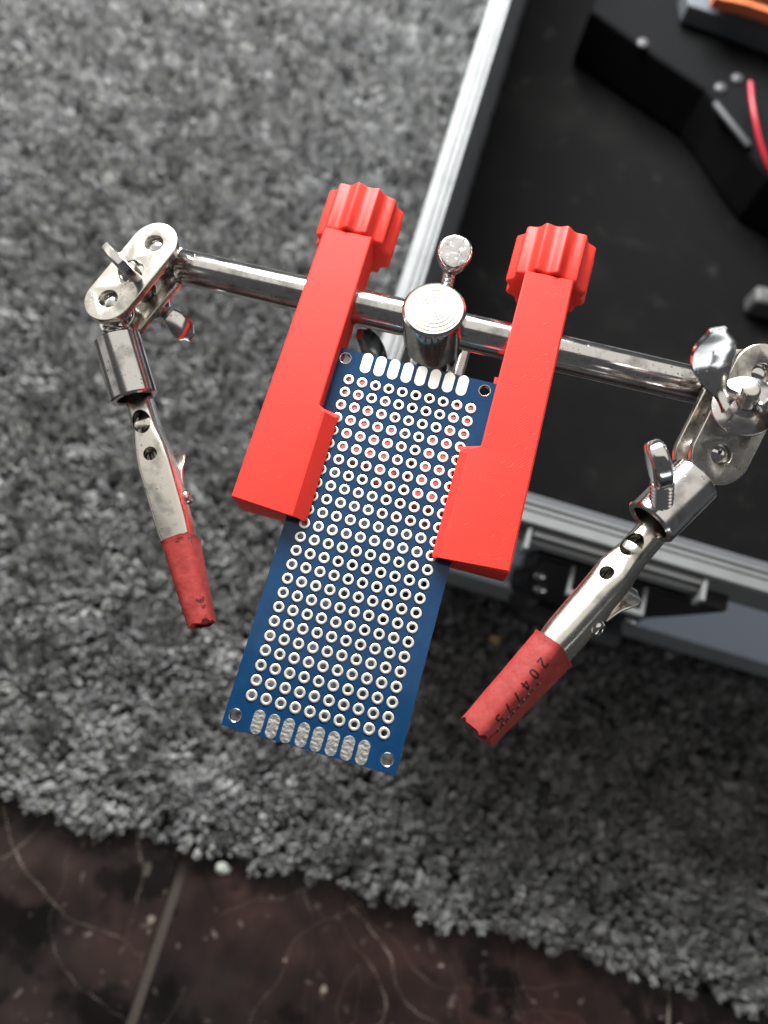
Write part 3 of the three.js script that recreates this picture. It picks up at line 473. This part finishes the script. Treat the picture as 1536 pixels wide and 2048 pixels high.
function clip(label, a, b, up, o) {
  const g = new THREE.Group(); g.name = 'crocodile_clip'; g.userData.label = label; stand.add(g);
  const Ln = a.distanceTo(b), M = frame(a, b.clone().sub(a), up), G = (q) => q.applyMatrix4(M), s0 = o.sleeve * Ln;
  // upper jaw, punched
  const st = [[-2, 2.3, 4.6, 2.1], [0, 2.35, 4.6, 2.1], [5.5, 2.4, 4.6, 1.9], [7.5, 2.55, 4.6, 1.5], [10.5, 2.95, 4.9, 1.1], [14, 3.05, 5, o.round], [s0 - 3, 2.95, 5, o.round], [s0 + 1, 2.7, 4.8, o.round], [Ln - 3, 2.2, 3.2, 1.0]];
  let jaw = loft(st.map(([y, w, h, r]) => uRing(y, w, h, r, 0.55)).map((q) => q));
  const hole = (y, r, sy) => new THREE.CylinderGeometry(r, r, 3, 32).rotateX(Math.PI / 2).scale(1, sy, 1).translate(0, y, -0.6);
  jaw = cut(jaw, hole(5.4, 1.75, 1.35), hole(12.0, 1.3, 1));
  part(g, 'upper_jaw', G(creased(jaw, 0.55)), nickel);
  part(g, 'wire_tongue', G(strap([V(-1.7, 5.7, -0.9), V(-0.8, 5.7, -0.62), V(0.8, 5.7, -0.62), V(1.7, 5.7, -0.9)], V(0, 1, 0), [0.8, 0.8], 0.4)), nickel);
  part(g, 'hole_shade_core', G(rod(V(0, 0.4, -3.6), V(0, 15, -3.6), 1.3)), darkSteel);  // dark rod added as the shade inside the punched holes
  // lower jaw: upright channel
  const lw = [[13, 2.2, 4], [16, 2.3, 4.4], [s0, 2.15, 4.4], [Ln - 3, 1.5, 2.6]];
  const low = loft(lw.map(([y, w, h]) => { const r = uRing(y, w, h, 0.9, 0.5); r.p = r.p.map((p) => V(p.x, p.y, -p.z - 8.4)); return { p: r.p.reverse(), flat: r.flat.map(([x, z]) => [x, -z]).reverse() }; }));
  part(g, 'lower_jaw', G(creased(low, 0.5)), nickel);
  part(g, 'thumb_tab', G(strap([V(0, 17, -8.2), V(0, 13.5, -8.7), V(0, 10.6, -10.2), V(0, 8.4, -12)], V(1, 0, 0), [2.3, 2.8, 3.6, 3.7, 1.5], 0.6)), nickel);
  const ry = o.rivet;
  part(g, 'rivet', G(mergeGeometries([-1, 1].map((s) => clean(lathe([[0.5, 0.9], [0.75, 1.05], [1.25, 0.95], [1.45, 0.5], [1.45, 0]], 28).rotateZ(-s * Math.PI / 2).translate(s * 2.6, ry, -5.6))))), chrome);
  part(g, 'pin', G(rod(V(-2.7, ry, -5.6), V(2.7, ry, -5.6), 0.6)), darkSteel);
  // rubber sleeve, open at both ends
  const sec = (y, w, zt, zb, r, t, gp, gd) => { const h = (zt - zb) / 2, mid = (zt + zb) / 2; return { y, out: roundRect(w, h, r, gp, gd).map(([x, z]) => V(x + 0, y, z + mid)), inn: roundRect(w - t, h - t, Math.max(r - t, 0.2)).map(([x, z]) => V(x, y, z + mid)) }; };
  const N = 26, secs = []; for (let i = 0; i <= N; i++) { const t = i / N, y = s0 + (Ln - s0) * t, wob = 0.05 * fbm(t * 5, o.seedz, 2) + (i === 0 ? 0.12 : 0); secs.push(sec(y, (o.w0 + (o.w1 - o.w0) * Math.pow(t, o.pw)) + wob, 0.75 - o.drop * t * 0.4 + wob, -8.7 + o.taper * t, 1.7, 0.75, o.slit * 0.42 * cl((t - 0.3) * 3) * (0.75 + 0.6 * Math.abs(fbm(t * 14, 3, 1))), o.slit * 0.95 * cl((t - 0.25) * 3))); }
  const jag = (v, k) => V(v.x, v.y + 0.45 * fbm(v.x * 0.9, v.z * 0.9, o.seedz + k) * (k ? 4 : 1.6), v.z);
  const outR = secs.map((s, i) => ({ p: s.out.map((v) => (i === N || i === 0 ? jag(v, i) : v)), v: i / N })), inR = secs.map((s, i) => ({ p: s.inn.map((v) => (i === N || i === 0 ? jag(v, i) : v)), v: i / N })).reverse();
  const tube = loft([...outR, ...inR, outR[0]].map((r) => ({ ...r, p: r.p.slice().reverse() })).map((r) => { const L = [0]; for (let i = 1; i <= r.p.length; i++) L.push(L[i - 1] + r.p[i % r.p.length].distanceTo(r.p[i - 1])); return { ...r, us: L.map((q) => q / L.at(-1)) }; }), { caps: false });
  const sl = part(g, 'rubber_sleeve', G(creased(tube, 0.6)), o.mat, { keepUV: true });
  o.extra?.(g, G, s0, Ln, M);
  return g;
}
const leftMat = rubber((c, W, H) => { smudgeOrShade(c, W * 0.585, H * 0.76, 34, 0.5); smudgeOrShade(c, W * 0.575, H * 0.84, 22, 0.4); smudgeOrShade(c, W * 0.6, H * 0.06, 26, 0.35); smudgeOrShade(c, W * 0.52, H * 0.05, 16, 0.4); });
const rightMat = rubber((c, W, H) => { c.save(); c.translate(W * 0.565, H * 0.5); c.scale(-1.0, 1.2); c.rotate(Math.PI / 2); c.fillStyle = 'rgba(36,12,14,0.88)'; c.font = 'bold 104px sans-serif'; c.textAlign = 'center'; c.textBaseline = 'middle'; [...'204775'].forEach((ch, i) => c.fillText(ch, (i - 2.5) * 102, 0)); c.restore(); smudgeOrShade(c, W * 0.5, H * 0.965, 24, 0.5); for (let i = 0; i < 16; i++) smudgeOrShade(c, W * 0.475, H * (0.36 + i * 0.034), 7, 0.35); });  // small blots in a row along the slit paint the shade in its gap
clip('crocodile clip on the left arm, red sleeve without digits', fLb.clone().lerp(fLa, 0.05), P(397, 1248, 145), D(-0.03, -0.06, -1), { sleeve: 0.635, round: 0.7, rivet: 20.5, w0: 2.75, w1: 2.25, pw: 1, drop: 0.6, taper: 3.6, slit: 0, seedz: 3, mat: leftMat,
  extra: (g, G, s0, Ln) => part(g, 'tooth_row', G(mergeGeometries([0, 1, 2, 3].map((i) => clean(new THREE.SphereGeometry(0.42, 8, 6).scale(0.5, 1, 1).translate(2.62 - 0.06 * i, s0 + 7 + i * 2.1, -1.7))))), blackPlastic, { kind: 'stuff' }) });
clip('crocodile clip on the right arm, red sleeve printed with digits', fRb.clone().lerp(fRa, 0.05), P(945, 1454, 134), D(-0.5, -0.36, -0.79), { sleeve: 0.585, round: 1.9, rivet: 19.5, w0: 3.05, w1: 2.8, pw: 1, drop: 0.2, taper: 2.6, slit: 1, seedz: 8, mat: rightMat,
  extra: (g, G, s0, Ln) => part(g, 'tooth_row', G(mergeGeometries(Array.from({ length: 9 }, (_, i) => clean(new THREE.ConeGeometry(0.6, 0.9, 5).rotateX(Math.PI).translate(-(2.75 - i * 0.02), s0 + 6.2 + i * 1.25, -1.75))))), darkSteel, { kind: 'stuff' }) });
{ // lower joint and column under the post
  const low = discC.clone().addScaledVector(postDir, 23), Q = V(0, -1, 0);
  for (const s of [-1, 1]) part(stand, 'fork_plate', bx(-1.1, 1.1, -12, 11, -5, 5, 0.6).applyMatrix4(new THREE.Matrix4().setPosition(low.x + s * 4.6, low.y - 6, low.z)), darkSteel);
  part(stand, 'fork_ball', new THREE.SphereGeometry(4.4, 32, 20).translate(low.x, low.y - 2, low.z), chrome);
  part(stand, 'fork_bolt', rod(V(low.x - 9, low.y - 8, low.z), V(low.x + 8, low.y - 8, low.z), 1.5), chrome);
  const h = V(low.x - 8.5, low.y - 8, low.z), wq = (x, y, z) => h.clone().add(V(x, y, z));
  part(stand, 'wing_nut', [rod(wq(-3, 0, 0), wq(1, 0, 0), 3), strap([wq(-1.5, 2, -0.5), wq(-3.2, 5.5, -1), wq(-6, 10, -1), wq(-8, 15, 0)], V(0, 0.2, 1), [1.4, 2.6, 3.4, 2.8, 1], 1.2), strap([wq(-1.5, -2, 1), wq(-3.2, -5, 1.5), wq(-5, -8, 2.5), wq(-6, -10, 3)], V(0, 0.2, 1), [1.4, 2.6, 3.2, 1], 1.2)], brightChrome);
  part(stand, 'column', rod(V(low.x, 98, low.z), V(low.x, low.y - 4, low.z), 3.2), chrome);
}
{ // red printed bracket that holds the column to the rim of the case, glimpsed through the holes of the board
  const br = base('rim_bracket', [2, 96, -92]); tag(br, 'red printed bracket on the case rim under the blue board', 'bracket');
  const s = shapeOf([[-21, -113], [-9, -113], [-9.5, -108], [-15, -104], [-9, -101.5], [-2, -105], [4, -98], [9, -100], [9.5, -113], [17, -113], [17.5, -78.5], [3, -78.5], [-5, -81], [-9, -86], [-21, -88]]);
  part(br, 'top_block', flatOut(s, 9, 0.6).translate(0, 107, 0), redPrint);
  part(br, 'front_hook', bx(-3, 15, 82, 99, -84.6, -79.6, 0.8), redPrint);
}
// ------------------------------------------------------------------ lint and crumbs
function lint(name, at, r, color, label, cat) {
  const g = new THREE.IcosahedronGeometry(r, 3), p = g.attributes.position; for (let i = 0; i < p.count; i++) { const v = V(p.getX(i), p.getY(i), p.getZ(i)), k = 1 + 0.55 * noise.noise(v.x * 1.1 + at.x, v.y * 1.1, v.z * 1.1); p.setXYZ(i, v.x * k * 1.15, v.y * k * 0.7, v.z * k); }
  const o = part(scene, name, creased(g.translate(at.x, at.y, at.z), 1.2), new THREE.MeshStandardMaterial({ color: new THREE.Color(...color), roughness: 1 }), { origin: null }); tag(o, label, cat);
}
lint('lint_ball', onY(445, 1737, 0), 2.0, [0.3, 0.31, 0.27], 'pale lint ball on the rug edge near the tile joint', 'lint');
lint('crumb', onY(990, 1278, 1), 1.7, [0.4, 0.26, 0.13], 'light brown crumb on the rug below the case handle', 'crumb');

scene.updateMatrixWorld(true);
renderer.render(scene, camera);
